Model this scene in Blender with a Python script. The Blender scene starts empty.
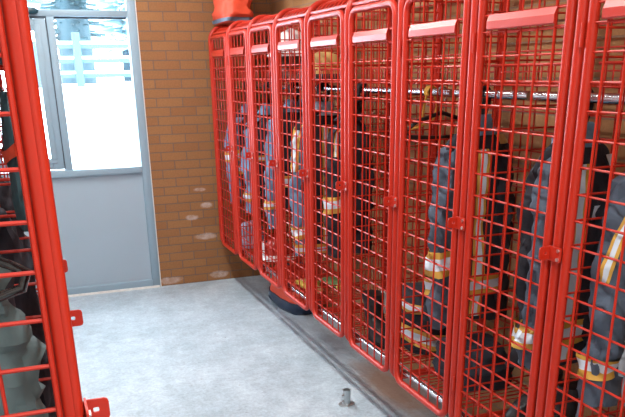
import bpy, math, random
from mathutils import Vector, noise
PI = math.pi
random.seed(7)
SC = bpy.context.scene
COL = SC.collection

# ------------------------------------------------------------------ helpers
class MB:
    """collects shapes and links them as ONE mesh object"""
    def __init__(s): s.v = []; s.f = []; s.m = []
    def add(s, vs, fs, mi=0):
        b = len(s.v); s.v += [tuple(p) for p in vs]
        s.f += [tuple(b + i for i in f) for f in fs]; s.m += [mi] * len(fs)
    def tube(s, path, r, n=6, closed=False, mi=0):
        P = [Vector(p) for p in path]; k = len(P); rings = []; prev = None
        R = r if isinstance(r, (list, tuple)) else [r] * k
        for i in range(k):
            a = P[(i - 1) % k] if (closed or i > 0) else P[i]
            b = P[(i + 1) % k] if (closed or i < k - 1) else P[i]
            t = (b - a).normalized()
            if prev is None:
                up = Vector((0, 0, 1)) if abs(t.z) < .9 else Vector((0, 1, 0))
                u = t.cross(up).normalized()
            else:
                u = (prev - t * prev.dot(t)).normalized()
            prev = u; w = t.cross(u)
            rings.append([P[i] + (u * math.cos(2 * PI * j / n) + w * math.sin(2 * PI * j / n)) * R[i] for j in range(n)])
        vs = [p for q in rings for p in q]; fs = []
        for i in range(k if closed else k - 1):
            a = i * n; b = ((i + 1) % k) * n
            for j in range(n):
                fs.append((a + j, a + (j + 1) % n, b + (j + 1) % n, b + j))
        if not closed:
            fs.append(tuple(range(n))[::-1]); fs.append(tuple((k - 1) * n + j for j in range(n)))
        s.add(vs, fs, mi)
    def box(s, lo, hi, mi=0):
        x0, y0, z0 = lo; x1, y1, z1 = hi
        s.add([(x0,y0,z0),(x1,y0,z0),(x1,y1,z0),(x0,y1,z0),(x0,y0,z1),(x1,y0,z1),(x1,y1,z1),(x0,y1,z1)],
              [(0,3,2,1),(4,5,6,7),(0,1,5,4),(1,2,6,5),(2,3,7,6),(3,0,4,7)], mi)
    def prism(s, pts, axis, a, b, mi=0):
        """polygon pts in the two other axes, extruded along axis from a to b"""
        def mk(p, c):
            q = list(p); q.insert(axis, c); return q
        n = len(pts)
        s.add([mk(p, a) for p in pts] + [mk(p, b) for p in pts],
              [tuple(range(n))[::-1], tuple(range(n, 2 * n))] + [(i, (i + 1) % n, n + (i + 1) % n, n + i) for i in range(n)], mi)
    def lathe(s, prof, c, n=24, mi=0, sx=1, sy=1):
        vs = []
        for (r, z) in prof:
            vs += [(c[0] + r * sx * math.cos(2 * PI * j / n), c[1] + r * sy * math.sin(2 * PI * j / n), c[2] + z) for j in range(n)]
        fs = []
        for i in range(len(prof) - 1):
            for j in range(n):
                fs.append((i * n + j, i * n + (j + 1) % n, (i + 1) * n + (j + 1) % n, (i + 1) * n + j))
        fs.append(tuple(range(n))[::-1]); fs.append(tuple((len(prof) - 1) * n + j for j in range(n)))
        s.add(vs, fs, mi)
    def grid(s, rows, closed_v=True, cap=True, mi=0, mif=None):
        n = len(rows[0]); vs = [p for r in rows for p in r]; 
        for i in range(len(rows) - 1):
            pass
        b = len(s.v); s.v += [tuple(p) for p in vs]
        for i in range(len(rows) - 1):
            for j in range(n if closed_v else n - 1):
                s.f.append((b + i * n + j, b + i * n + (j + 1) % n, b + (i + 1) * n + (j + 1) % n, b + (i + 1) * n + j))
                s.m.append(mif(i, j) if mif else mi)
        if cap and closed_v:
            s.f.append(tuple(b + j for j in range(n))[::-1]); s.m.append(mi)
            s.f.append(tuple(b + (len(rows) - 1) * n + j for j in range(n))); s.m.append(mi)
    def build(s, name, mats, parent=None, smooth=True, loc=None, solid=0, sub=0, bevel=0):
        me = bpy.data.meshes.new(name); me.from_pydata(s.v, [], s.f); me.validate()
        import bmesh
        bm = bmesh.new(); bm.from_mesh(me); bmesh.ops.recalc_face_normals(bm, faces=bm.faces)
        if bevel:
            bmesh.ops.bevel(bm, geom=list(bm.edges), offset=bevel, segments=2, affect='EDGES', profile=.5)
        bm.to_mesh(me); bm.free()
        mats = mats if isinstance(mats, (list, tuple)) else [mats]
        for m in mats: me.materials.append(m)
        if len(mats) > 1 and len(me.polygons) == len(s.m):
            for p, k in zip(me.polygons, s.m): p.material_index = k
        o = bpy.data.objects.new(name, me); COL.objects.link(o)
        if smooth:
            for p in me.polygons: p.use_smooth = True
            me.set_sharp_from_angle(angle=math.radians(45))
        if parent: o.parent = parent
        if loc: o.location = loc
        if solid:
            md = o.modifiers.new('thick', 'SOLIDIFY'); md.thickness = solid; md.offset = -1
        if sub:
            md = o.modifiers.new('sub', 'SUBSURF'); md.levels = sub; md.render_levels = sub
        return o

def tag(o, label, cat, group=None):
    o['label'] = label; o['category'] = cat
    if group: o['group'] = group
    return o
def struct(o): o['kind'] = 'structure'; return o
def empty(name, loc=(0, 0, 0)):
    o = bpy.data.objects.new(name, None); COL.objects.link(o); o.location = loc; o.empty_display_size = .05
    return o
def kids(o): return [c for c in bpy.data.objects if c.parent == o]
def copy_tree(o, parent=None):
    c = o.copy(); COL.objects.link(c)
    if parent: c.parent = parent
    for ch in kids(o): copy_tree(ch, c)
    return c

# ------------------------------------------------------------------ materials
def mat(name, col, rough=.5, metal=0, coat=0, bump=0, bscale=60, var=0, vscale=8, spec=.5):
    m = bpy.data.materials.new(name); m.use_nodes = True
    nt = m.node_tree; b = nt.nodes['Principled BSDF']
    b.inputs['Base Color'].default_value = (*col, 1); b.inputs['Roughness'].default_value = rough
    b.inputs['Metallic'].default_value = metal; b.inputs['Coat Weight'].default_value = coat
    b.inputs['Specular IOR Level'].default_value = spec
    if coat: b.inputs['Coat Roughness'].default_value = .12
    if bump or var:
        tc = nt.nodes.new('ShaderNodeTexCoord')
    if var:
        nz = nt.nodes.new('ShaderNodeTexNoise'); nz.inputs['Scale'].default_value = vscale; nz.inputs['Detail'].default_value = 4
        mx = nt.nodes.new('ShaderNodeMix'); mx.data_type = 'RGBA'
        mx.inputs[6].default_value = (*[c * (1 - var) for c in col], 1); mx.inputs[7].default_value = (*[min(1, c * (1 + var)) for c in col], 1)
        nt.links.new(tc.outputs['Object'], nz.inputs['Vector']); nt.links.new(nz.outputs['Fac'], mx.inputs[0]); nt.links.new(mx.outputs[2], b.inputs['Base Color'])
    if bump:
        n2 = nt.nodes.new('ShaderNodeTexNoise'); n2.inputs['Scale'].default_value = bscale; n2.inputs['Detail'].default_value = 5
        bp = nt.nodes.new('ShaderNodeBump'); bp.inputs['Strength'].default_value = bump; bp.inputs['Distance'].default_value = .01
        nt.links.new(tc.outputs['Object'], n2.inputs['Vector']); nt.links.new(n2.outputs['Fac'], bp.inputs['Height']); nt.links.new(bp.outputs['Normal'], b.inputs['Normal'])
    return m

RED = mat('red_powder_coat', (.47, .023, .009), .37, var=.12, vscale=5, spec=.38)
REDDARK = mat('red_plate', (.46, .024, .011), .34, coat=.05)
STEEL = mat('zinc_steel', (.50, .54, .56), .38, .85, var=.15, vscale=30)
CHROME = mat('bright_steel_tube', (.6, .63, .67), .22, 1)
BOLT = mat('bolt_steel', (.75, .72, .7), .3, 1)
NAVY = mat('navy_turnout_cloth', (.022, .026, .040), .85, bump=.35, bscale=45, var=.25, vscale=12)
BLACKC = mat('black_turnout_cloth', (.021, .023, .033), .85, bump=.35, bscale=45, var=.25, vscale=12)
SLATE = mat('slate_turnout_cloth', (.075, .105, .15), .85, bump=.35, bscale=40, var=.25, vscale=10)
STEELB = mat('steel_blue_cloth', (.13, .27, .42), .8, bump=.35, bscale=40, var=.25, vscale=10)
TEAL = mat('grey_teal_cloth', (.11, .17, .185), .85, bump=.35, bscale=40, var=.2, vscale=14)
PALEB = mat('pale_blue_cloth', (.36, .46, .6), .8, bump=.4, bscale=30, var=.2, vscale=14)
GREYC = mat('grey_cloth', (.2, .23, .26), .85, bump=.4, bscale=30, var=.2, vscale=12)
TAN = mat('tan_lining', (.45, .28, .09), .8, bump=.3, var=.2, vscale=20)
LIME = mat('lime_yellow_trim', (.62, .36, .06), .6, var=.1, vscale=40)
SILV = mat('silver_reflective_trim', (.66, .78, .88), .35, var=.06, vscale=60)
WHITE = mat('white_gloss', (.8, .8, .8), .3, coat=.3)
BROWN = mat('brown_leather', (.12, .075, .06), .5, bump=.3, var=.2, vscale=15)
YELL = mat('pale_yellow_shell', (.72, .52, .2), .35, coat=.3, var=.06)
YROPE = mat('yellow_cord', (.75, .42, .06), .6, bump=.4, bscale=200)
YGLOVE = mat('yellow_leather', (.55, .4, .06), .7, bump=.3, var=.2, vscale=25)
GGLOVE = mat('olive_green_fabric', (.16, .25, .08), .7, bump=.3, var=.3, vscale=25)
ORANGE = mat('orange_red_nylon', (.72, .075, .03), .6, bump=.3, bscale=25, var=.15, vscale=9)
BLUEBAND = mat('blue_grey_band', (.13, .19, .27), .6, bump=.2, var=.15, vscale=10)
NAVYP = mat('navy_vinyl', (.012, .03, .07), .35, bump=.1, var=.2, vscale=8)
RUBBER = mat('black_rubber', (.012, .012, .014), .4, bump=.15, bscale=30)
STRAP = mat('black_webbing', (.012, .012, .013), .7, bump=.4, bscale=150)
VISOR = mat('black_gloss', (.01, .011, .013), .12, coat=.5)
REDH = mat('red_helmet_shell', (.5, .03, .02), .3, coat=.4)
FRAMEP = mat('grey_painted_frame', (.25, .355, .43), .45, var=.04, vscale=6)
PANELP = mat('grey_painted_panel', (.33, .42, .49), .5, var=.05, vscale=3)
GASK = mat('dark_gasket', (.06, .08, .1), .7)
CAULK = mat('white_caulk', (.75, .74, .7), .8, var=.2, vscale=30)
TEALD = mat('dark_teal_metal', (.01, .05, .07), .4)
SNOW = mat('snow', (.86, .91, .96), .8, bump=.2, bscale=3)
BARK = mat('bark', (.012, .032, .042), .9, bump=.6, bscale=14, var=.3, vscale=6)
NEEDLE = mat('blue_spruce_needles', (.014, .042, .052), .9, var=.35, vscale=4)
FROST = mat('frosted_twigs', (.55, .72, .78), .9, var=.2, vscale=3)
RAILM = mat('weathered_rail', (.035, .075, .095), .8, var=.2, vscale=3)
PLASTER = mat('white_paint', (.78, .77, .74), .85, bump=.1, bscale=20)

def glass():
    m = bpy.data.materials.new('window_glass'); m.use_nodes = True; nt = m.node_tree; nt.nodes.clear()
    o = nt.nodes.new('ShaderNodeOutputMaterial'); t = nt.nodes.new('ShaderNodeBsdfTransparent'); g = nt.nodes.new('ShaderNodeBsdfGlossy')
    t.inputs[0].default_value = (.93, .98, 1, 1); g.inputs['Roughness'].default_value = .02
    mx = nt.nodes.new('ShaderNodeMixShader'); mx.inputs[0].default_value = .05
    nt.links.new(t.outputs[0], mx.inputs[1]); nt.links.new(g.outputs[0], mx.inputs[2]); nt.links.new(mx.outputs[0], o.inputs[0])
    return m
GLASS = glass()

def brick(name, ua, patches=True, c1=(.37, .175, .068), c2=(.32, .143, .056), cm=(.20, .13, .10)):
    m = bpy.data.materials.new(name); m.use_nodes = True; nt = m.node_tree; N = nt.nodes.new; L = nt.links.new
    b = nt.nodes['Principled BSDF']; b.inputs['Roughness'].default_value = .8; b.inputs['Specular IOR Level'].default_value = .3
    tc = N('ShaderNodeTexCoord'); sp = N('ShaderNodeSeparateXYZ'); L(tc.outputs['Object'], sp.inputs[0])
    cb = N('ShaderNodeCombineXYZ'); L(sp.outputs[ua], cb.inputs[0]); L(sp.outputs[2], cb.inputs[1])
    br = N('ShaderNodeTexBrick'); br.offset = .5; br.offset_frequency = 2; br.squash = .999; br.squash_frequency = 3
    L(cb.outputs[0], br.inputs['Vector'])
    br.inputs['Scale'].default_value = 1; br.inputs['Brick Width'].default_value = .2025; br.inputs['Row Height'].default_value = .0672
    br.inputs['Mortar Size'].default_value = .0042; br.inputs['Mortar Smooth'].default_value = .25; br.inputs['Bias'].default_value = -.1
    br.inputs['Color1'].default_value = (*c1, 1); br.inputs['Color2'].default_value = (*c2, 1)
    br.inputs['Mortar'].default_value = (*cm, 1)
    nz = N('ShaderNodeTexNoise'); nz.inputs['Scale'].default_value = 90; nz.inputs['Detail'].default_value = 3; L(tc.outputs['Object'], nz.inputs['Vector'])
    mx = N('ShaderNodeMix'); mx.data_type = 'RGBA'; mx.blend_type = 'MULTIPLY'; mx.inputs[0].default_value = .35
    L(br.outputs['Color'], mx.inputs[6]); L(nz.outputs['Fac'], mx.inputs[7])
    g = N('ShaderNodeMix'); g.data_type = 'RGBA'; g.blend_type = 'ADD'; g.inputs[0].default_value = .0
    L(mx.outputs[2], g.inputs[6]); last = g.outputs[2]
    if patches:
        # pale efflorescence: worn patches low on the wall and a pale bottom course
        acc = None
        for (cx, cz, rx, rz) in ((1.33, .385, .12, .035), (1.22, .55, .07, .03), (1.35, .64, .07, .03), (1.3, .77, .06, .02), (1.0, .04, .14, .04), (1.42, .05, .1, .04)):
            pos = []
            for ax, c, r in ((ua, cx, rx), (2, cz, rz)):
                a = N('ShaderNodeMath'); a.operation = 'SUBTRACT'; L(sp.outputs[ax], a.inputs[0]); a.inputs[1].default_value = c
                d = N('ShaderNodeMath'); d.operation = 'DIVIDE'; L(a.outputs[0], d.inputs[0]); d.inputs[1].default_value = r
                q = N('ShaderNodeMath'); q.operation = 'POWER'; q.inputs[1].default_value = 2; ab = N('ShaderNodeMath'); ab.operation = 'ABSOLUTE'; L(d.outputs[0], ab.inputs[0]); L(ab.outputs[0], q.inputs[0]); pos.append(q)
            s = N('ShaderNodeMath'); s.operation = 'ADD'; L(pos[0].outputs[0], s.inputs[0]); L(pos[1].outputs[0], s.inputs[1])
            e = N('ShaderNodeMath'); e.operation = 'SUBTRACT'; e.use_clamp = True; e.inputs[0].default_value = 1.25; L(s.outputs[0], e.inputs[1])
            if acc is None: acc = e
            else:
                k = N('ShaderNodeMath'); k.operation = 'MAXIMUM'; L(acc.outputs[0], k.inputs[0]); L(e.outputs[0], k.inputs[1]); acc = k
        n2 = N('ShaderNodeTexNoise'); n2.inputs['Scale'].default_value = 22; n2.inputs['Detail'].default_value = 6; n2.inputs['Roughness'].default_value = .7; L(tc.outputs['Object'], n2.inputs['Vector'])
        mu = N('ShaderNodeMath'); mu.operation = 'MULTIPLY'; L(acc.outputs[0], mu.inputs[0]); L(n2.outputs['Fac'], mu.inputs[1])
        rp = N('ShaderNodeMapRange'); rp.inputs[1].default_value = .25; rp.inputs[2].default_value = .62; rp.inputs[4].default_value = .75; L(mu.outputs[0], rp.inputs[0])
        wm = N('ShaderNodeMix'); wm.data_type = 'RGBA'; L(rp.outputs[0], wm.inputs[0]); L(last, wm.inputs[6]); wm.inputs[7].default_value = (.56, .46, .42, 1)
        last = wm.outputs[2]
    L(last, b.inputs['Base Color'])
    bp = N('ShaderNodeBump'); bp.inputs['Strength'].default_value = .5; bp.inputs['Distance'].default_value = .006; bp.invert = True
    L(br.outputs['Fac'], bp.inputs['Height']); L(bp.outputs['Normal'], b.inputs['Normal'])
    return m
BRICK_END = brick('brick_end_wall', 0)
BRICK_SIDE = brick('brick_side_wall', 1, False, (.50, .27, .12), (.43, .22, .09), (.34, .22, .14))

def concrete():
    m = bpy.data.materials.new('concrete_floor'); m.use_nodes = True; nt = m.node_tree; N = nt.nodes.new; L = nt.links.new
    b = nt.nodes['Principled BSDF']; b.inputs['Roughness'].default_value = .55
    tc = N('ShaderNodeTexCoord')
    def nz(sc, det=6, ro=.6):
        n = N('ShaderNodeTexNoise'); n.inputs['Scale'].default_value = sc; n.inputs['Detail'].default_value = det; n.inputs['Roughness'].default_value = ro
        L(tc.outputs['Object'], n.inputs['Vector']); return n
    a = nz(2.2); c = nz(55, 8, .8); f = nz(9, 8, .75)
    r1 = N('ShaderNodeValToRGB'); r1.color_ramp.elements[0].position = .3; r1.color_ramp.elements[1].position = .75
    r1.color_ramp.elements[0].color = (.32, .395, .45, 1); r1.color_ramp.elements[1].color = (.47, .555, .615, 1); L(a.outputs['Fac'], r1.inputs[0])
    m1 = N('ShaderNodeMix'); m1.data_type = 'RGBA'; m1.blend_type = 'OVERLAY'; m1.inputs[0].default_value = .7; L(r1.outputs[0], m1.inputs[6]); L(c.outputs['Fac'], m1.inputs[7])
    m2 = N('ShaderNodeMix'); m2.data_type = 'RGBA'; m2.blend_type = 'OVERLAY'; m2.inputs[0].default_value = .6; L(m1.outputs[2], m2.inputs[6]); L(f.outputs['Fac'], m2.inputs[7])
    # small dark pits
    vo = N('ShaderNodeTexVoronoi'); vo.inputs['Scale'].default_value = 7; L(tc.outputs['Object'], vo.inputs['Vector'])
    lt = N('ShaderNodeMath'); lt.operation = 'LESS_THAN'; lt.inputs[1].default_value = .045; L(vo.outputs['Distance'], lt.inputs[0])
    sc = N('ShaderNodeMath'); sc.operation = 'MULTIPLY'; sc.inputs[1].default_value = .55; L(lt.outputs[0], sc.inputs[0])
    m3 = N('ShaderNodeMix'); m3.data_type = 'RGBA'; L(sc.outputs[0], m3.inputs[0]); L(m2.outputs[2], m3.inputs[6]); m3.inputs[7].default_value = (.16, .15, .15, 1)
    # irregular brown patch on the floor under the lockers
    mp = N('ShaderNodeMapping'); mp.vector_type = 'POINT'; mp.inputs['Location'].default_value = (-1.74 / .16, -3.35 / .5, 0); mp.inputs['Scale'].default_value = (1 / .16, 1 / .5, 1)
    L(tc.outputs['Object'], mp.inputs[0]); le = N('ShaderNodeVectorMath'); le.operation = 'LENGTH'; L(mp.outputs[0], le.inputs[0])
    ad = N('ShaderNodeMath'); ad.operation = 'ADD'; L(le.outputs['Value'], ad.inputs[0]); L(f.outputs['Fac'], ad.inputs[1])
    rr = N('ShaderNodeMapRange'); rr.inputs[1].default_value = 1.6; rr.inputs[2].default_value = .9; rr.inputs[3].default_value = 0; rr.inputs[4].default_value = .7; L(ad.outputs[0], rr.inputs[0])
    m4 = N('ShaderNodeMix'); m4.data_type = 'RGBA'; L(rr.outputs[0], m4.inputs[0]); L(m3.outputs[2], m4.inputs[6]); m4.inputs[7].default_value = (.42, .22, .10, 1)
    L(m4.outputs[2], b.inputs['Base Color'])
    rg = N('ShaderNodeMapRange'); rg.inputs[3].default_value = .38; rg.inputs[4].default_value = .7; L(f.outputs['Fac'], rg.inputs[0]); L(rg.outputs[0], b.inputs['Roughness'])
    bp = N('ShaderNodeBump'); bp.inputs['Strength'].default_value = .25; bp.inputs['Distance'].default_value = .004; L(c.outputs['Fac'], bp.inputs['Height']); L(bp.outputs['Normal'], b.inputs['Normal'])
    return m
CONC = concrete()

# ------------------------------------------------------------------ room
XF, XL, YW = 1.424, .034, 5.99          # locker fronts right / left, end wall
XB, XBL, YR, ZC = 1.955, -.505, -3.2, 2.95
def wallbox(name, lo, hi, m):
    b = MB(); b.box(lo, hi); return struct(b.build(name, m, smooth=False))
wallbox('floor', (XBL - .2, YR - .2, -.15), (XB + .2, YW + .25, 0), CONC)
wallbox('ceiling', (XBL - .2, YR - .2, ZC), (XB + .2, YW + .25, ZC + .15), PLASTER)
wallbox('wall_right', (XB, YR, 0), (XB + .2, YW, ZC), BRICK_SIDE)
wallbox('wall_left', (XBL - .2, YR, 0), (XBL, YW, ZC), PLASTER)
wallbox('wall_back', (XBL - .2, YR - .2, 0), (XB + .2, YR, ZC), PLASTER)
WX0, WX1, WZ1 = -.30, .921, 2.62      # opening of the glazed screen
w = MB(); w.box((WX1, YW, 0), (XB + .2, YW + .25, ZC)); w.box((XBL - .2, YW, 0), (WX0, YW + .25, ZC)); w.box((WX0, YW, WZ1), (WX1, YW + .25, ZC))
struct(w.build('wall_end', BRICK_END, smooth=False))

# glazed screen with a panel below
win = struct(empty('window_1', ((WX0 + WX1) / 2, YW, 0)))
OX = (WX0 + WX1) / 2
def wp(name, boxes, m, bevel=.004, parent=win):
    b = MB()
    for lo, hi in boxes: b.box((lo[0] - OX, lo[1] - YW, lo[2]), (hi[0] - OX, hi[1] - YW, hi[2]))
    return b.build(name, m, parent, smooth=True, bevel=bevel)
f0, f1 = YW - .012, YW + .07
fr = wp('frame', [((.851, f0, 0), (.915, f1, WZ1 - .02)), ((WX0 + .004, f0, 0), (WX0 + .07, f1, WZ1 - .02)), ((WX0 + .07, f0, WZ1 - .08), (.851, f1, WZ1 - .02)),
            ((WX0 + .07, f0, 2.043), (.851, f1, 2.086)), ((WX0 + .07, f0 - .008, .930), (.851, f1, .980)), ((.286, f0, .980), (.338, f1, 2.043)),
            ((WX0 + .07, f0 - .01, 0), (.851, f1, .068))], FRAMEP)
wp('lower_panel', [((WX0 + .07, YW + .012, .068), (.851, YW + .04, .930))], PANELP, 0)
wp('gasket', [((.338, YW + .02, 2.030), (.846, YW + .05, 2.043)), ((.280, YW - .004, .985), (.286, YW + .05, 2.043)), ((-.23, YW - .004, 2.031), (.280, YW + .05, 2.043))], GASK, 0, fr)
wp('glass_pane', [((.338, YW + .045, .980), (.851, YW + .051, 2.030)), ((WX0 + .07, YW + .045, 2.086), (.851, YW + .051, WZ1 - .08))], GLASS, 0)
cs = wp('casement', [((.200, YW - .004, .990), (.278, YW + .05, 2.028)), ((-.228, YW - .004, .990), (-.15, YW + .05, 2.028)), ((-.15, YW - .004, .990), (.200, YW + .05, 1.07)), ((-.15, YW - .004, 1.95), (.200, YW + .05, 2.028))], FRAMEP)
wp('glazing_bead', [((.192, YW - .010, 1.064), (.236, YW - .004, 1.99)), ((-.18, YW - .010, 1.036), (.236, YW - .004, 1.07))], FRAMEP, .002, cs)
wp('glass_pane', [((-.15, YW + .02, 1.07), (.200, YW + .026, 1.95))], GLASS, 0, cs)
b = MB(); b.lathe([(.001, 0), (.02, .002), (.028, .012), (.03, .03), (.022, .045)], (.165 - OX, -.03, 2.052), 16, sx=2.6); b.box((.02 - OX, -.03, 2.06), (.165 - OX, -.012, 2.09))
b.build('closer', TEALD, fr)
wp('sealant', [((.913, YW - .004, 0), (.9225, YW + .02, 2.6))], CAULK, 0)
# pale base lip of the screen
wp('sill', [((WX0 + .07, YW - .028, 0), (.905, YW - .0225, .018))], CAULK, 0)

# ------------------------------------------------------------------ gear lockers
ZB = .315; PITCH = .52; DEP = .50
Y0 = 5.904
def round_rect(y0, y1, z0, z1, r, k=5):
    out = []
    for cy, cz, a0 in ((y1 - r, z1 - r, 0), (y0 + r, z1 - r, 90), (y0 + r, z0 + r, 180), (y1 - r, z0 + r, 270)):
        for i in range(k + 1):
            a = math.radians(a0 + 90 * i / k); out.append((cy + r * math.cos(a), cz + r * math.sin(a)))
    return out
def make_locker(sx, near):
    """sx: +1 opens to -x (right row), -1 mirrored; near: sign of local y that is nearer the camera. Local z = world z - ZB, front plane x = 0"""
    root = empty('gear_locker')
    X = lambda x: sx * x
    Z = lambda z: z - ZB
    hw = PITCH / 2
    # door
    R = .0145
    dy = hw - .031 - R
    b = MB()
    loop = round_rect(-dy, dy, Z(.327 + R), Z(1.913 - R), .048)
    b.tube([(X(R), y, z) for y, z in loop], R, 10, closed=True)
    door = b.build('door', RED, root)
    b = MB()
    for i in range(5):
        y = -.155 + .0775 * i
        b.tube([(X(R - .0035), y, Z(.342)), (X(R - .0035), y, Z(1.898))], .0037, 6)
    for k in range(20):
        z = 1.761 - .0742 * k
        if z < .39: continue
        if k == 0: z = 1.806
        b.tube([(X(R + .002), -dy, Z(z)), (X(R + .002), dy, Z(z))], .0036, 6)
    b.tube([(X(R - .002), -dy, Z(1.758)), (X(R - .002), dy, Z(1.758))], .003, 6)
    b.build('wire_mesh', RED, door)
    b = MB()
    b.prism([(X(.001), Z(1.763)), (X(-.003), Z(1.767)), (X(-.003), Z(1.789)), (X(.006), Z(1.808)), (X(.0085), Z(1.808)), (X(.001), Z(1.790))], 1, -.165, .165)
    b.build('name_plate', REDDARK, door, smooth=False)
    # latch on the near edge
    yl = near * (hw - .012)
    b = MB(); pts = []
    for y, z in round_rect(-.022, .040, -.022, .022, .007, 3): pts.append((near * (hw + y), Z(1.137) + z))
    b.prism(pts, 0, X(-.005), X(-.001))
    # hasp plate with a hole, square to the front
    n = 12; out = []; inn = []
    hx, hz = -.019, Z(1.137)
    sq = round_rect(-.021, .021, -.019, .019, .007, 2)
    for i, (a, c) in enumerate(sq):
        ang = math.atan2(c, a)
        out.append((hx + a, hz + c)); inn.append((hx + .003 + .0055 * math.cos(ang) - .003, hz + .0055 * math.sin(ang)))
    m = len(out)
    vs = [(X(p[0]), yl - .002, p[1]) for p in out] + [(X(p[0]), yl - .002, p[1]) for p in inn] + [(X(p[0]), yl + .002, p[1]) for p in out] + [(X(p[0]), yl + .002, p[1]) for p in inn]
    fs = []
    for i in range(m):
        j = (i + 1) % m
        fs += [(i, j, m + j, m + i), (2 * m + i, 3 * m + i, 3 * m + j, 2 * m + j), (i, 2 * m + i, 2 * m + j, j), (m + i, m + j, 3 * m + j, 3 * m + i)]
    b.add(vs, fs)
    la = b.build('latch', RED, door)
    for dz in (-.013, .013):
        b = MB(); b.tube([(X(-.0045), near * (hw + .028), hz + dz), (X(-.0085), near * (hw + .028), hz + dz)], .0058, 8)
        b.build('bolt', BOLT, la)
    # hinges on the other edge
    for z in (1.73, .52):
        b = MB(); b.tube([(X(-.001), -near * (hw - .026), Z(z - .03)), (X(-.001), -near * (hw - .026), Z(z + .03))], .005, 8)
        b.build('hinge', RED, door)
    # side panel (double tube) - far side
    def side(sg):
        b = MB(); rr = .0165
        x0, x1, zt, zb, ra, rb = .0175, .485, 1.975, .334, .095, .05
        path = [(x0, zb + rb)]
        path += [(x0, z) for z in (.8, 1.3)]
        for i in range(9):
            a = math.radians(180 - 90 * i / 8); path.append((x0 + ra + ra * math.cos(a), zt - ra + ra * math.sin(a)))
        for i in range(5):
            a = math.radians(90 - 90 * i / 4); path.append((x1 - rb + rb * math.cos(a), zt - rb + rb * math.sin(a)))
        for i in range(5):
            a = math.radians(-90 * i / 4); path.append((x1 - rb + rb * math.cos(a), zb + rb + rb * math.sin(a)))
        for i in range(5):
            a = math.radians(-90 - 90 * i / 4); path.append((x0 + rb + rb * math.cos(a), zb + rb + rb * math.sin(a)))
        b.tube([(X(p[0]), sg * hw, Z(p[1])) for p in path[:-1]], rr, 12, closed=True)
        s = b.build('side_panel', RED, root)
        b = MB()
        b.tube([(X(.038), sg * hw + near * .010, Z(.345)), (X(.038), sg * hw + near * .010, Z(1.93))], .0045, 6)
        for i in range(5):
            xx = .0405 + .0745 + .0745 * i
            b.tube([(X(xx), sg * hw, Z(.336)), (X(xx), sg * hw, Z(1.972))], .0032, 6)
        for k in range(21):
            z = 1.898 - .0742 * k
            if z < .37: continue
            b.tube([(X(.036), sg * hw + near * .006, Z(z)), (X(.483), sg * hw + near * .006, Z(z))], .0036, 6)
        b.build('wire_mesh', RED, s)
    side(near if sx < 0 else -near)
    # back panel
    b = MB()
    for i in range(7):
        y = -.2325 + .0775 * i
        b.tube([(X(.478), y, Z(.345)), (X(.478), y, Z(1.965))], .0036, 5)
    for k in range(21):
        z = 1.935 - .0742 * k
        b.tube([(X(.472), -hw + .019, Z(z)), (X(.472), hw - .019, Z(z))], .0036, 5)
    b.build('back_panel', RED, root)
    # shoulder and top grille
    b = MB(); ra = .085; xt = .034; zt = 1.972
    for i in range(9):
        y = -hw + .052 + (PITCH - .104) * i / 8
        path = [(xt, 1.925)]
        for q in range(5):
            a = math.radians(165 - 75 * q / 4); path.append((xt + ra + ra * math.cos(a), zt - ra + ra * math.sin(a) - .002))
        path.append((.478, zt - .002))
        b.tube([(X(p[0]), y, Z(p[1])) for p in path], .005, 6)
    for xx, z, r in ((xt, 1.925, .0085), (xt + ra, zt, .0065), (.3, zt, .0055), (.472, zt, .0065)):
        b.tube([(X(xx), -hw + .019, Z(z)), (X(xx), hw - .019, Z(z))], r, 8)
    b.build('top_grille', RED, root)
    # helmet shelf with a raised lip
    b = MB()
    for i in range(15):
        y = -.217 + .031 * i
        b.tube([(X(.075), y, Z(1.66)), (X(.075), y, Z(1.60)), (X(.468), y, Z(1.60))], .0028, 5)
    for xx, z, r in ((.075, 1.66, .005), (.075, 1.60, .004), (.26, 1.598, .004), (.46, 1.598, .004)):
        b.tube([(X(xx), -hw + .019, Z(z)), (X(xx), hw - .019, Z(z))], r, 6)
    b.build('upper_shelf', RED, root)
    b = MB()
    for i in range(15):
        y = -.217 + .031 * i
        b.tube([(X(.05), y, Z(.370)), (X(.468), y, Z(.370))], .003, 5)
    for xx in (.17, .3, .46):
        b.tube([(X(xx), -hw + .019, Z(.366)), (X(xx), hw - .019, Z(.366))], .005, 6)
    ls = b.build('lower_shelf', RED, root)
    b = MB(); b.tube([(X(.045), -hw + .019, Z(.379)), (X(.045), hw - .019, Z(.379))], .0115, 10)
    b.build('front_rail', CHROME, ls)
    b = MB(); b.tube([(X(.27), -hw + .019, Z(1.56)), (X(.27), hw - .019, Z(1.56))], .016, 14)
    b.build('hanging_rail', CHROME, root)
    return root, side

lockR, sideR = make_locker(1, -1)
LBL = ['red wire gear locker standing against the brick end wall, first of the long row',
       'red wire gear locker second from the brick end wall, small red helmet low inside',
       'red wire gear locker third from the brick end wall, white and brown helmets stacked inside',
       'red wire gear locker fourth from the brick end wall, leather gloves on its floor',
       'red wire gear locker fifth from the brick end wall, black coat inside',
       'red wire gear locker with folded trousers at the bottom and no coat hanging',
       'red wire gear locker third from the near end of the right row',
       'red wire gear locker second from the near end of the right row',
       'red wire gear locker nearest in the long right-hand row, cut by the picture edge']
CY = [Y0 - PITCH * (i + .5) for i in range(9)]
lockers = []
for i in range(9):
    o = lockR if i == 0 else copy_tree(lockR)
    o.location = (XF, CY[i], ZB); tag(o, LBL[i], 'locker', 'red wire lockers along the right wall'); lockers.append(o)
# closing panel at the near end of the row
sp = [c for c in kids(lockers[8]) if c.name.startswith('side_panel')][0]
c2 = copy_tree(sp, lockers[8]); c2.location = (0, -PITCH, 0)

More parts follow.
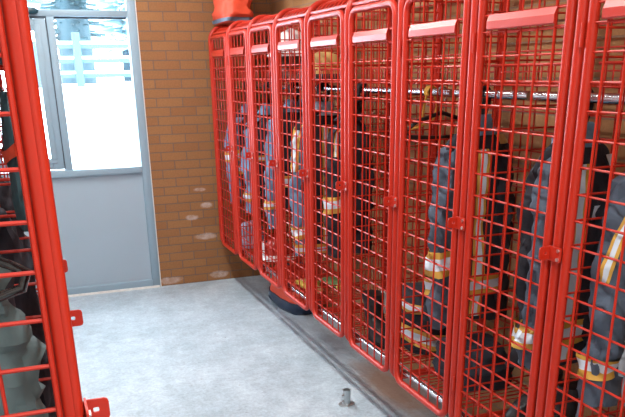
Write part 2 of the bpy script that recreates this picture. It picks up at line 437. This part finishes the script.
lockL, _ = make_locker(-1, -1)
LY = 1.138
LBLL = ['red wire gear locker in the left foreground, teal grey coat inside',
        'red wire gear locker behind the foreground one on the left, seen by its latch tab',
        'third red wire gear locker of the left row, counted from the camera',
        'fourth red wire gear locker of the left row, counted from the camera',
        'fifth red wire gear locker of the left row, counted from the camera']
leftl = []
for i in range(5):
    o = lockL if i == 0 else copy_tree(lockL)
    o.location = (XL, LY + PITCH * (i + .5), ZB); tag(o, LBLL[i], 'locker', 'red wire lockers along the left wall'); leftl.append(o)
sp = [c for c in kids(leftl[4]) if c.name.startswith('side_panel')][0]
c2 = copy_tree(sp, leftl[4]); c2.location = (0, PITCH, 0)

# narrow corner trim tube on the near end post of the left row
b = MB(); b.tube([(.0245 - .034, LY - (LY + PITCH * .5) - .0105, .40 - ZB), (.0245 - .034, LY - (LY + PITCH * .5) - .0105, 1.89 - ZB)], .0085, 10)
b.build('corner_trim', RED, leftl[0])

# ------------------------------------------------------------------ clothing
def lerp_rings(rings, t):
    k = t * (len(rings) - 1); i = min(int(k), len(rings) - 2); f = k - i
    f2 = f * f * (3 - 2 * f) * .5 + f * .5
    return [a + (b_ - a) * f2 for a, b_ in zip(rings[i], rings[i + 1])]
class Loft:
    """rings: (cx, cy, cz, rx, ry[, power]) stacked; wrinkled surface function"""
    def __init__(s, rings, seed=0, wr=.006, pw=2.3, freq=9, tilt=0):
        s.r = rings; s.seed = seed; s.wr = wr; s.pw = pw; s.fq = freq; s.tilt = tilt
    def p(s, t, a, off=0):
        cx, cy, cz, rx, ry = lerp_rings(s.r, t)[:5]
        ca, sa = math.cos(a), math.sin(a)
        e = 2 / s.pw
        ux = math.copysign(abs(ca) ** e, ca); uy = math.copysign(abs(sa) ** e, sa)
        n = noise.noise(Vector((cx * 3 + ca * 1.1, sa * 1.1 + s.seed * 7.3, cz * s.fq))) + .6 * noise.noise(Vector((ca * 2.3 + s.seed, sa * 2.3, cz * s.fq * 2.1 + 4)))
        w = 1 + (s.wr * n * 2 + off) / max(.012, min(rx, ry))
        return (cx + rx * w * ux, cy + ry * w * uy, cz + s.tilt * rx * ux)
    def body(s, mb, nr=40, na=28):
        mb.grid([[s.p(i / (nr - 1), 2 * PI * j / na) for j in range(na)] for i in range(nr)])
    def band(s, mb, t0, t1, a0=0, a1=2 * PI, off=.004, na=36, stripes=(0, .28, .72, 1), twist=0, dt=0):
        """three stripes lime / silver / lime around the form"""
        full = abs(a1 - a0 - 2 * PI) < 1e-6
        ts = []
        for k in range(len(stripes) - 1):
            for q in range(3): ts.append((stripes[k] + (stripes[k + 1] - stripes[k]) * q / 3, k))
        ts.append((1, len(stripes) - 2))
        rows = [[s.p(min(1, max(0, t0 + (t1 - t0) * t + dt * math.cos(a0 + (a1 - a0) * j / na))), a0 + (a1 - a0) * j / na, off) for j in range(na if full else na + 1)] for t, k in ts]
        mb.grid(rows, closed_v=full, cap=False, mif=lambda i, j: [0, 1, 0][min(2, ts[i][1])] if len(stripes) == 4 else 0)
    def strip(s, mb, t0, t1, a0, a1, off=.004, nt=40, drift=0):
        """three stripes running along the form"""
        cols = [0, .15, .28, .4, .5, .6, .72, .85, 1]
        rows = [[s.p(t0 + (t1 - t0) * i / nt, a0 + drift * i / nt + (a1 - a0) * c, off) for c in cols] for i in range(nt + 1)]
        mb.grid(rows, closed_v=False, cap=False, mif=lambda i, j: 1 if 2 <= j <= 5 else 0)

def jacket(label, x, y, cloth, sleeve_cloth, top=1.44, hem=.78, sl_dy=-.05, sl_x=-.15, sl_r=.047, cuff=.66, sbands=(.3,), hband=None,
           zipper=True, seed=1, collar=None, torso_w=.165, thick=.062, sdir=1, stripe=None, zip_ang=-PI / 2, tags=(), swr=.013, sfq=12):
    """coat on a hanging loop, its front turned along the row; x, y its middle in the world"""
    root = empty('turnout_coat', (x, y, hem)); tag(root, label, 'coat', 'turnout coats hanging in the lockers')
    Z = lambda z: z - hem
    t = Loft([(0, 0, 0, torso_w, thick), (0, 0, Z(hem + .25), torso_w * .96, thick * .95), (0, 0, Z(top - .25), torso_w, thick), (0, 0, Z(top - .1), torso_w * .97, thick * .85), (0, 0, Z(top - .03), torso_w * .62, thick * .7), (0, 0, Z(top), .062, .042)], seed, .009, 2.6, 7)
    b = MB(); t.body(b, 48, 36); body = b.build('body', cloth, root)
    if zipper:
        b = MB(); t.strip(b, .02, .66, zip_ang - .085, zip_ang + .085, .005); b.build('zipper_trim', [LIME, SILV], body)
    if hband:
        for h in hband:
            b = MB(); t.band(b, h, h + .055, off=.008); b.build('reflective_band', [LIME, SILV], body)
    for t0, t1, a0, a1, *tm in tags:
        b = MB(); b.grid([[t.p(t0 + (t1 - t0) * i / 6, a0 + (a1 - a0) * j / 6, .006) for j in range(7)] for i in range(7)], closed_v=False, cap=False)
        b.build('lining' if tm else 'reflective_patch', tm[0] if tm else SILV, body)
    # collar
    c = Loft([(0, -.004, Z(top - .03), .085, .052), (0, 0, Z(top + .0), .07, .05), (.006, .002, Z(top + .025), .058, .046), (.01, .004, Z(top + .045), .05, .038), (.004, .004, Z(top + .046), .03, .024), (0, 0, Z(top + .01), .02, .014)], seed + 3, .008, 2.1, 18)
    b = MB(); c.body(b, 20, 24); b.build('collar', collar or sleeve_cloth, root)
    # sleeves
    for sg, dx in ((1, sl_x), (-1, -sl_x * .84)):
        dx *= sdir
        oy = sl_dy if sg == 1 else sl_dy * .3
        L = top - .12 - cuff
        s = Loft([(dx * 1.0, oy, Z(cuff), sl_r * .92, sl_r * .9), (dx * 1.0, oy * 1.1, Z(cuff + L * .25), sl_r * 1.02, sl_r), (dx * 1.02, oy * 1.15, Z(cuff + L * .55), sl_r * 1.05, sl_r * 1.05), (dx * .97, oy, Z(cuff + L * .85), sl_r * 1.02, sl_r), (dx * .84, oy * .6, Z(top - .09), sl_r * .82, sl_r * .8), (dx * .5, oy * .3, Z(top - .05), sl_r * .6, sl_r * .6)], seed + 5 + sg, swr, 2.1, sfq)
        b = MB(); s.body(b, 50, 24); so = b.build('sleeve', sleeve_cloth if sg == 1 else cloth, root)
        for h in (sbands if sg == 1 else ()):
            b = MB(); s.band(b, h, h + .085, off=.009, dt=.012); b.build('reflective_band', [LIME, SILV], so)
        if stripe and sg == 1:
            b = MB(); s.strip(b, stripe[0], stripe[1], stripe[2], stripe[3], .010, drift=stripe[4]); b.build('reflective_stripe', [LIME, SILV], so)
    # hanging loop over the rail
    rx = (XF + .27 if sdir > 0 else XL - .27) - x
    zr = Z(1.56)
    b = MB(); path = [(0, 0, Z(top + .02)), (rx - .0265, 0, zr - .03)]
    for i in range(9):
        a = PI - PI * i / 8; path.append((rx + .0265 * math.cos(a), 0, zr + .0265 * math.sin(a)))
    path += [(rx + .0265, 0, zr - .03), (.012, 0, Z(top + .02))]
    for oy in (-.018, -.009, 0, .009, .018):
        b.tube([(p[0], p[1] + oy, p[2]) for p in path], .0075, 8)
    b.build('hanging_loop', STRAP, root)
    return root

JX = XF + .262
jacket('steel blue coat with one yellow sleeve band in the locker by the end wall', JX, 5.80, NAVY, STEELB, seed=2, sbands=(.42,), hband=(.1,), zipper=False, top=1.38, cuff=.68, sl_dy=-.035)
jacket('steel blue coat hanging in the second locker from the end wall', JX, 5.285, NAVY, STEELB, seed=4, sbands=(.12,), hband=(.25,), zipper=False, top=1.40, cuff=.68, sl_dy=.0)
jacket('blue sleeved dark coat in the third locker from the end wall', JX, 4.75, BLACKC, STEELB, seed=6, sbands=(.16,), hband=(.12,), zipper=False, cuff=.66, sl_dy=.0)
jacket('dark coat with yellow sleeve stripe and pale blue collar below the top shelves', JX, 4.245, BLACKC, STEELB, seed=8, sbands=(.12,), hband=(.0,), zipper=True, hem=.6, cuff=.58, sl_dy=.0, stripe=(.92, .5, -3.0, -2.0, 0), collar=PALEB)
jacket('black coat with a white vertical strip in the fifth locker from the end wall', XF + .2, 3.70, BLACKC, BLACKC, seed=10, sbands=(.3,), hband=None, zipper=False, hem=.86, cuff=.7, sl_dy=-.02, sl_x=-.09, torso_w=.085, stripe=(.62, .88, -2.2, -1.8, 0))
jacket('dark coat with one wrinkled slate sleeve and a straight front edge trim', JX, CY[6] + .066, BLACKC, SLATE, seed=12, sbands=(.27,), hband=(.09,), zipper=True, sl_r=.05, hem=.66, cuff=.64, sl_dy=-.035, tags=((.70, .8, -1.25, -.7, TAN),), collar=STEELB)
jacket('dark coat with slate sleeve banded at the cuff, second from the near end', JX, CY[7] + .012, BLACKC, SLATE, seed=14, sbands=(.10,), hband=(.07,), zipper=True, sl_r=.046, hem=.66, cuff=.70, sl_dy=-.085, tags=((.38, .45, -1.3, -.8), (.62, .72, -1.1, -.7)), collar=STEELB)
jacket('slate coat with a broad diagonal reflective stripe, nearest on the right', JX, CY[8] + .136, SLATE, SLATE, seed=16, sbands=(.12,), hband=None, zipper=False, sl_r=.057, sl_x=-.138, cuff=.69, sl_dy=-.005, stripe=(.95, .45, -1.55, -1.05, -1.5), collar=GREYC)
jacket('teal grey wrinkled coat in the left foreground locker', XL - .262, LY + .26, NAVY, TEAL, seed=20, sbands=(), zipper=False, sdir=-1, sl_r=.052, sl_x=-.14, cuff=.85, hem=.8, sl_dy=-.08, top=1.45, swr=.014, sfq=24)
jacket('dark teal coat in the left row, behind the foreground locker', XL - .262, LY + PITCH + .22, NAVY, NAVY, seed=22, sbands=(), zipper=False, sdir=-1, sl_r=.043, sl_x=-.172, cuff=.6, hem=.6, sl_dy=-.05, top=1.45, torso_w=.17)
root = empty('cloth_hood', (XL - .046, LY + .27, 1.40)); tag(root, 'dark teal hood with an orange strap hanging from the shelf of the left foreground locker', 'hood')
l = Loft([(0, 0, 0, .012, .06), (0, 0, .05, .016, .095), (0, 0, .13, .0165, .10), (0, 0, .19, .015, .085), (0, 0, .225, .010, .04)], 71, .0015, 2.3, 14)
b = MB(); l.body(b, 30, 28); hd = b.build('cloth', mat('dark_teal_knit', (.03, .085, .11), .8, bump=.35, bscale=40, var=.25, vscale=12), root)
b = MB(); b.grid([[l.p(t + .07 * math.cos(2 * PI * j / 28), 2 * PI * j / 28, .004) for j in range(28)] for t in (.5, .53, .56, .59)], cap=False); b.build('strap', ORANGE, hd)
b = MB(); b.tube([(.0, 0, .215), (-.0195, 0, .25)] + [(-.029 + .0095 * math.cos(a), 0, .26 + .0095 * math.sin(a)) for a in [PI * i / 6 for i in range(7)]] + [(-.0385, 0, .25), (-.026, 0, .235), (-.006, 0, .213)], .0028, 6); b.build('hanging_loop', STRAP, root)


jacket('dark navy coat in the third locker of the left row', XL - .262, LY + 2 * PITCH + .22, NAVY, BLACKC, seed=24, sbands=(), zipper=False, sdir=-1, sl_r=.043, sl_x=-.172, cuff=.6, hem=.6, sl_dy=-.05, top=1.45, torso_w=.17)

# helmets
def helmet(label, loc, shell, brimm, h=.15, r=.105, rz=0, sub='helmet', group=None):
    root = empty('fire_helmet', loc); root.rotation_euler.z = rz; tag(root, label, 'helmet', group)
    b = MB(); b.lathe([(r, .03), (r * 1.01, .05), (r * .97, .08), (r * .86, .11), (r * .62, .135), (r * .3, .148), (.004, h)], (0, 0, 0), 28, sx=1.15)
    for k in (-1, 0, 1):
        b.tube([(-r * 1.1 * math.cos(a), k * r * .45, .035 + (.118 - abs(k) * .02) * math.sin(a)) for a in [PI * i / 12 for i in range(13)]], .006, 6)
    b.build('shell', shell, root)
    b = MB(); b.lathe([(r * .98, .036), (r * 1.3, .018), (r * 1.42, .004), (r * 1.4, .0), (r * 1.28, .012), (r * .96, .028)], (0, 0, 0), 28, sx=1.15)
    b.build('brim', brimm, root)
    b = MB(); b.prism([(-.035, .035), (.035, .035), (.045, .075), (.03, .12), (0, .135), (-.03, .12), (-.045, .075)], 0, -r * 1.2, -r * 1.2 - .006)
    b.build('front_shield', brimm, root, smooth=False)
    return root
SH = 1.604
helmet('brown fire helmet on a top shelf with a white helmet stacked on it', (XF + .24, 4.70, SH), BROWN, BROWN, h=.15, r=.095)
helmet('white fire helmet stacked on the brown one on a top shelf', (XF + .24, 4.70, SH + .138), WHITE, WHITE, h=.165, r=.098)
helmet('pale yellow fire helmet with dark brim on the top shelf', (XF + .25, 4.175, SH), YELL, RUBBER, h=.16, r=.1)
helmet('small red helmet lying low in the second locker from the end wall', (XF + .225, 5.06, .374), REDH, WHITE, r=.09)

# soft bundles, folded clothing
def bundle(name, label, cat, loc, rx, ry, h, m, seed, bands=(), squash=2.6, group=None, wr=.012):
    root = empty(name, loc); tag(root, label, cat, group)
    l = Loft([(0, 0, 0, rx * .8, ry * .8), (0, 0, h * .12, rx, ry), (0, 0, h * .5, rx * .97, ry * .98), (0, 0, h * .8, rx * .85, ry * .9), (0, 0, h * .95, rx * .6, ry * .6), (0, 0, h, rx * .2, ry * .2)], seed, wr, squash, 16)
    b = MB(); l.body(b, 36, 36); bo = b.build('cloth', m, root)
    for t0, dt in bands:
        b = MB(); l.band(b, t0, t0 + .12, off=.006, dt=dt); b.build('reflective_band', [LIME, SILV], bo)
    return root
bundle('cloth_bundle', 'pale blue crumpled bundle low in the locker by the end wall', 'bundle', (XF + .16, 5.5, .374), .1, .09, .2, PALEB, 31)
bundle('bunker_trousers', 'folded black trousers with two lime and silver bands on a locker floor', 'trousers', (XF + .312, CY[5] - .01, .374), .135, .2, .30, BLACKC, 33, bands=((.55, .04), (.2, -.05)))
bundle('cloth_bundle', 'grey crumpled hood on the floor of the nearest right locker', 'hood', (XF + .2, CY[8] + .06, .374), .13, .12, .16, GREYC, 35)
bundle('cloth_bundle', 'dark folded cloth on the floor of the locker behind the anchor socket', 'bundle', (XF + .28, CY[6] + .02, .374), .15, .17, .2, NAVY, 37)

def glove(label, loc, m, cuffm, rz=0, group=None, stripes=False):
    root = empty('work_glove', loc); root.rotation_euler.z = rz; tag(root, label, 'glove', group)
    b = MB()
    l = Loft([(-.12, 0, .028, .012, .026), (-.05, 0, .028, .05, .02)], 1)
    rows = []
    for i in range(14):                                             # palm and cuff, lying along x
        u = i / 13; hwd = .052 - .012 * math.sin(PI * u) if u < .6 else .05; hh = .022 * (1 - .25 * u)
        rows.append([(-.12 + .19 * u, hwd * math.cos(2 * PI * j / 16), .026 + hh * math.sin(2 * PI * j / 16)) for j in range(16)])
    b.grid(rows); b.build('palm', m, root)
    for k, ln in enumerate((.06, .075, .08, .068)):
        y = -.036 + .024 * k
        b = MB(); b.tube([(.06, y, .026), (.06 + ln * .5, y * 1.1, .032), (.06 + ln * .85, y * 1.12, .022), (.06 + ln, y * 1.12, .014)], [.0125, .0125, .0115, .007], 8); b.build('finger', m, root)
    b = MB(); b.tube([(-.01, -.045, .024), (.025, -.075, .026), (.06, -.085, .02), (.075, -.086, .016)], [.016, .014, .012, .007], 8); b.build('thumb', m, root)
    b = MB(); b.grid([[(-.125 + .03 * i / 3, .0545 * math.cos(2 * PI * j / 16), .026 + .024 * math.sin(2 * PI * j / 16)) for j in range(16)] for i in range(4)]); b.build('cuff', cuffm, root)
    return root
glove('yellow leather glove on a locker floor, nearer the aisle than the olive one', (XF + .13, 4.175, .374), YGLOVE, YELL, PI / 2)
glove('olive green glove on a locker floor, deeper in than the yellow one', (XF + .31, 4.16, .374), GGLOVE, YGLOVE, 1.7)

# boots
def boot(label, x, y, rz, m, loop=WHITE, h=.3, group=None):
    root = empty('rubber_boot', (x, y, .374)); root.rotation_euler.z = rz; tag(root, label, 'boot', group)
    l = Loft([(-.06, 0, .018, .105, .042), (-.06, 0, .05, .10, .044), (-.04, 0, .085, .09, .043), (.0, 0, .125, .06, .042), (.012, 0, .19, .052, .044), (.012, 0, h - .03, .054, .05), (.012, 0, h, .056, .052)], 41, .003, 2.2, 10)
    b = MB(); l.body(b, 30, 24); b.build('upper', m, root)
    b = MB(); b.grid([[(-.06 + .11 * math.cos(2 * PI * j / 24), .046 * math.sin(2 * PI * j / 24), z) for j in range(24)] for z in (0, .016)]); b.build('sole', RUBBER, root)
    b = MB(); b.tube([(.0, -.058, h - .11), (.0, -.064, h - .06), (.0, -.062, h - .01), (.0, -.045, h + .006)], .009, 6); b.build('pull_loop', loop, root)
    return root
boot('black rubber boot with white pull loop in front of the folded trousers', XF + .113, 3.19, PI / 2, RUBBER, WHITE, .24)
boot('black rubber boot, farther of the pair under the coat with the banded cuff', XF + .30, CY[7] + .08, 0, RUBBER, PALEB, .21)
boot('black rubber boot, nearer of the pair under the coat with the banded cuff', XF + .30, CY[7] - .06, 0, RUBBER, PALEB, .21)

# striped glove hanging in the nearest locker
root = empty('striped_glove', (XF + .108, CY[8] - .02, .82)); tag(root, 'grey glove with white stripes hanging beside the nearest slate coat', 'glove')
gl = Loft([(0, 0, 0, .03, .02), (0, 0, .05, .05, .028), (0, 0, .13, .048, .03), (0, 0, .2, .052, .034)], 51, .003, 2.4, 12)
b = MB(); gl.body(b, 24, 24); gb = b.build('palm', BROWN, root)
for k in range(4):
    y = -.033 + .022 * k
    b = MB(); b.tube([(y, -.0, .02), (y * 1.1, -.004, -.03), (y * 1.1, -.012, -.058), (y * 1.1, -.02, -.07)], [.0125, .012, .011, .006], 8); b.build('finger', GREYC, root)
b = MB(); b.tube([(-.045, -.005, .1), (-.068, -.01, .06), (-.072, -.014, .03)], [.014, .013, .008], 8); b.build('thumb', GREYC, root)
for t0 in (.35, .6, .85):
    b = MB(); gl.band(b, t0, t0 + .07, off=.003, stripes=(0, 1)); b.build('white_stripe', WHITE, gb)
b = MB(); b.tube([(0, 0, .19), (.01, .0, .4), (.09, .0, .73), (.138, 0, .745), (.143, 0, .757), (.162, 0, .763), (.181, 0, .757), (.186, 0, .735)], .004, 6); b.build('lanyard', STRAP, root)

# yellow cord looped over the rail, black hanger in the coatless locker
root = empty('yellow_cord', (XF + .27, CY[5] - .06, 1.56)); tag(root, 'yellow cord looped over the steel rail in the coatless locker', 'cord')
b = MB()
for k in range(3):
    oy = -.012 + .011 * k
    b.tube([(.023 * math.cos(a), oy, .0225 * math.sin(a)) for a in [-.6 + (PI + 1.2) * i / 14 for i in range(15)]], .0048, 6)
b.tube([(.02, .0, -.012), (.035, .0, -.06), (.02, .005, -.12), (-.03, .06, -.15), (-.05, .13, -.165), (-.06, .2, -.20), (-.07, .21, -.26), (-.06, .2, -.32)], .006, 6)
b.tube([(-.02, .0, -.012), (-.03, .0, -.06), (-.03, .01, -.11), (-.035, .07, -.14), (-.055, .15, -.175)], .006, 6)
b.build('cord', YROPE, root)
root = empty('black_hanger', (XF + .27, CY[5] - .16, 1.56)); tag(root, 'black plastic coat hanger hanging empty on the steel rail', 'hanger')
b = MB()
b.tube([(-.023, 0, -.006)] + [(.0225 * math.cos(a), 0, .0225 * math.sin(a)) for a in [PI - PI * i / 8 for i in range(9)]] + [(.0225, 0, -.02), (0, 0, -.05), (0, 0, -.08)], .0035, 6); b.build('hook', STEEL, root)
b = MB(); b.tube([(0, 0, -.08), (-.12, 0, -.115), (-.17, 0, -.15), (-.155, 0, -.175), (0, 0, -.185), (.14, 0, -.175), (.155, 0, -.15), (.11, 0, -.115)], .009, 8, closed=True); b.build('body', RUBBER, root)

# left foreground locker: black mask hose and red strap
root = empty('breathing_hose', (XL - .27, LY + .08, 1.56)); tag(root, 'glossy black breathing hose curving behind the left foreground mesh', 'hose')
b = MB()
path = [(-.0255, 0, -.01)] + [(.0255 * math.cos(a), 0, .0255 * math.sin(a)) for a in [PI - PI * i / 8 for i in range(9)]] + [(.05, .0, -.07), (.12, .0, -.15), (.19, -.0, -.185), (.215, .0, -.2), (.205, 0, -.225), (.17, 0, -.235), (.1, 0, -.24)]
b.tube(path, .0085, 10); b.build('hose', VISOR, root)

bundle('cloth_bundle', 'dark teal folded cloth on the top shelf of the left foreground locker', 'bundle', (XL - .125, LY + .30, 1.667), .08, .17, .22, mat('dark_teal_cloth', (.03, .085, .11), .8, bump=.35, bscale=40, var=.25, vscale=12), 39)
bundle('cloth_bundle', 'dark navy folded cloth on the top shelf in the left row, second locker', 'bundle', (XL - .20, LY + PITCH + .26, 1.604), .105, .19, .25, NAVY, 38)

# ------------------------------------------------------------------ bags
def bag(label, loc, rx, ry, h, band_at, band_m, top_m, seed, squash=3):
    root = empty('duffel_bag', loc); tag(root, label, 'bag')
    l = Loft([(0, 0, 0, rx * .93, ry * .95), (0, 0, h * .08, rx, ry), (0, 0, h * .5, rx, ry), (0, 0, h * .85, rx * .93, ry * .95), (0, 0, h * .96, rx * .75, ry * .8), (0, 0, h, rx * .3, ry * .3)], seed, .012, squash, 12)
    b = MB(); l.body(b, 40, 44); bo = b.build('body', top_m, root)
    b = MB(); rows = [[l.p(t, 2 * PI * j / 44, .007) for j in range(44)] for t in [band_at[0] + (band_at[1] - band_at[0]) * i / 8 for i in range(9)]]
    b.grid(rows, cap=band_at[0] < .01); b.build('base_band', band_m, bo)
    for sg in (-1, 1):
        b = MB(); b.tube([(sg * rx * .3, -ry * .35, h * .97), (sg * rx * .35, -ry * .3, h * 1.12), (sg * rx * .35, ry * .3, h * 1.12), (sg * rx * .3, ry * .35, h * .97)], .009, 6); b.build('handle', band_m, root)
    return root
bag('orange bag with a blue grey band lying on top of the far lockers', (XF + .145, 5.705, 1.992), .105, .215, .36, (.02, .17), BLUEBAND, ORANGE, 61, 4)
bag('red bag with a dark blue base on the floor under the lockers', (XF + .36, 5.08, 0), .15, .30, .28, (0, .3), NAVYP, ORANGE, 63, 2.6)

# anchor socket on the floor
root = empty('floor_anchor', (1.415, 3.25, 0)); tag(root, 'galvanised pipe socket with flange fixed to the concrete floor', 'anchor')
b = MB(); b.lathe([(.045, 0), (.046, .004), (.044, .007), (.024, .009), (.023, .011)], (0, 0, 0), 24, sx=1, sy=.75); b.build('flange', STEEL, root)
b = MB(); b.lathe([(.021, .008), (.021, .078), (.0225, .08), (.0225, .086), (.017, .086), (.0165, .03), (.001, .03)], (0, 0, 0), 24); b.build('socket', STEEL, root)
for z in (.028, .06):
    b = MB(); b.tube([(-.018, -.006, z), (-.030, -.008, z)], .005, 6); b.build('set_screw', BOLT, root)

# ------------------------------------------------------------------ outside
g = MB(); rows = []
for i in range(30):
    y = YW + .3 + 40 * (i / 29) ** 1.6
    rise = min(1, max(0, (y - 8) / 7)); rise = rise * rise * (3 - 2 * rise)
    rows.append([(-22 + 44 * j / 40, y, -.25 + 1.72 * rise + .06 * noise.noise(Vector((j * .5, i * .4, 0)))) for j in range(41)])
g.grid(rows, closed_v=False, cap=False); struct(g.build('snow_ground', SNOW))
def conifer(label, x, y, z0, h, r, seed, trunk=.28, m=NEEDLE, low=.2):
    rnd = random.Random(seed)
    root = empty('conifer_tree', (x, y, z0)); tag(root, label, 'tree', 'trees beyond the window')
    b = MB(); b.tube([(0, 0, -.1), (.03, 0, h * .35), (0, 0, h * .97)], [trunk, trunk * .7, .03], 12); b.build('trunk', BARK, root)
    b = MB()
    for k in range(1100):
        u = rnd.random(); z = h * (low + (1 - low) * u); a = rnd.random() * 2 * PI; ln = r * (1.05 - u) * (.5 + .6 * rnd.random())
        d = Vector((math.cos(a), math.sin(a), -.28)); s = Vector((-math.sin(a), math.cos(a), 0))
        p0 = Vector((0, 0, z)); n = 5; vs = []
        for i in range(n + 1):
            q = i / n; c = p0 + d * ln * q + Vector((0, 0, .12 * ln * q * q)); wd = .10 * ln * (math.sin(PI * (q * .85 + .1)) + .1)
            vs += [c + s * wd, c + Vector((0, 0, .06 * ln)), c - s * wd]
        fs = []
        for i in range(n): fs += [(3*i, 3*i+1, 3*i+4, 3*i+3), (3*i+1, 3*i+2, 3*i+5, 3*i+4)]
        b.add(vs, fs)
    b.build('foliage', m, root)
conifer('tall blue green conifer behind the rail fence outside the window', 1.5, 19.5, 1.3, 11, .75, 3, trunk=.42, low=.1)
conifer('short frosted conifer right of the tall one outside the window', 3.33, 24, 1.4, 7, 1.6, 5, trunk=.2, m=FROST, low=.15)
conifer('pale frosted conifer at the left of the view outside', .0, 27, 1.4, 9, 2.4, 9, trunk=.2, m=FROST, low=.25)
fx0, fx1, fy = .4, 2.75, 15.5
root = empty('rail_fence', ((fx0 + fx1) / 2, fy, 1.45)); tag(root, 'snowy timber rail fence across the snow bank outside the window', 'fence')
for z in (.16, .42, .68):
    b = MB(); b.box((-(fx1 - fx0) / 2, -.03, z), ((fx1 - fx0) / 2, .03, z + .07)); r_ = b.build('rail', RAILM, root, bevel=.01)
    b = MB(); b.box((-(fx1 - fx0) / 2, -.04, z + .071), ((fx1 - fx0) / 2, .04, z + .12)); b.build('snow_cap', SNOW, r_, bevel=.015)
for xx, hh in ((-1.15, .8), (-.36, .95), (1.1, 1.15)):
    b = MB(); b.box((xx - .07, -.11, -.3), (xx + .07, -.035, hh)); b.build('post', RAILM, root, bevel=.012)

# ------------------------------------------------------------------ light
def area(name, loc, sx, sy, power, col, rot=(0, 0, 0)):
    l = bpy.data.lights.new(name, 'AREA'); l.shape = 'RECTANGLE'; l.size = sx; l.size_y = sy; l.energy = power; l.color = col
    o = bpy.data.objects.new(name, l); COL.objects.link(o); o.location = loc; o.rotation_euler = rot; return o
for i, y in enumerate((.2, 2.6, 4.7)):
    root = empty('ceiling_light', (.55, y, ZC)); tag(root, ('bare tube ceiling light above the camera', 'bare tube ceiling light above the middle of the aisle', 'bare tube ceiling light above the far end of the aisle')[i], 'ceiling light', 'tube lights along the aisle')
    b = MB(); b.prism([(-.08, 0), (.08, 0), (.05, -.06), (-.05, -.06)], 1, -.62, .62); b.build('housing', PLASTER, root, smooth=False)
    area('tube_or_fill_lamp', (.55, y, ZC - .075), .12, 1.2, 29, (1, .965, .93))
area('tube_or_fill_lamp', (.55, -1.8, ZC - .075), .12, 1.2, 36, (1, .965, .93))  # unseen lamp added behind the camera as fill for the locker interiors
po = area('window_portal', ((WX0 + WX1) / 2, YW + .12, 1.75), WX1 - WX0, 1.7, 1, (1, 1, 1), (-PI / 2, 0, 0))
po.data.cycles.is_portal = True
wd = bpy.data.worlds.new('overcast_sky'); SC.world = wd; wd.use_nodes = True
bg = wd.node_tree.nodes['Background']; bg.inputs[0].default_value = (.80, .91, 1, 1); bg.inputs[1].default_value = 12.0

# ------------------------------------------------------------------ camera
from mathutils import Matrix
F, YAW, PIT, ROL, PX, PY = 734.2285, .3607, .3675, -.0154, 312.5, 354.8314
cy, sy = math.cos(YAW), math.sin(YAW)
fwd = Vector((sy * math.cos(PIT), cy * math.cos(PIT), -math.sin(PIT))); rt = Vector((cy, -sy, 0)); up = rt.cross(fwd)
r2 = rt * math.cos(ROL) + up * math.sin(ROL); u2 = -rt * math.sin(ROL) + up * math.cos(ROL)
cd = bpy.data.cameras.new('camera'); cam = bpy.data.objects.new('camera', cd); COL.objects.link(cam)
M = Matrix((r2, u2, -fwd)).transposed().to_4x4(); M.translation = Vector((0, 0, 3.17 * .52)); cam.matrix_world = M
cd.sensor_fit = 'HORIZONTAL'; cd.sensor_width = 36; cd.lens = 36 * F / 625
cd.shift_x = -(PX - 312.5) / 625; cd.shift_y = (PY - 208.5) / 625
cd.clip_start = .02; cd.clip_end = 300
SC.camera = cam
vs = SC.view_settings
vs.view_transform = 'Standard'; vs.look = 'None'; vs.gamma = 1; vs.use_curve_mapping = False; vs.exposure = .62
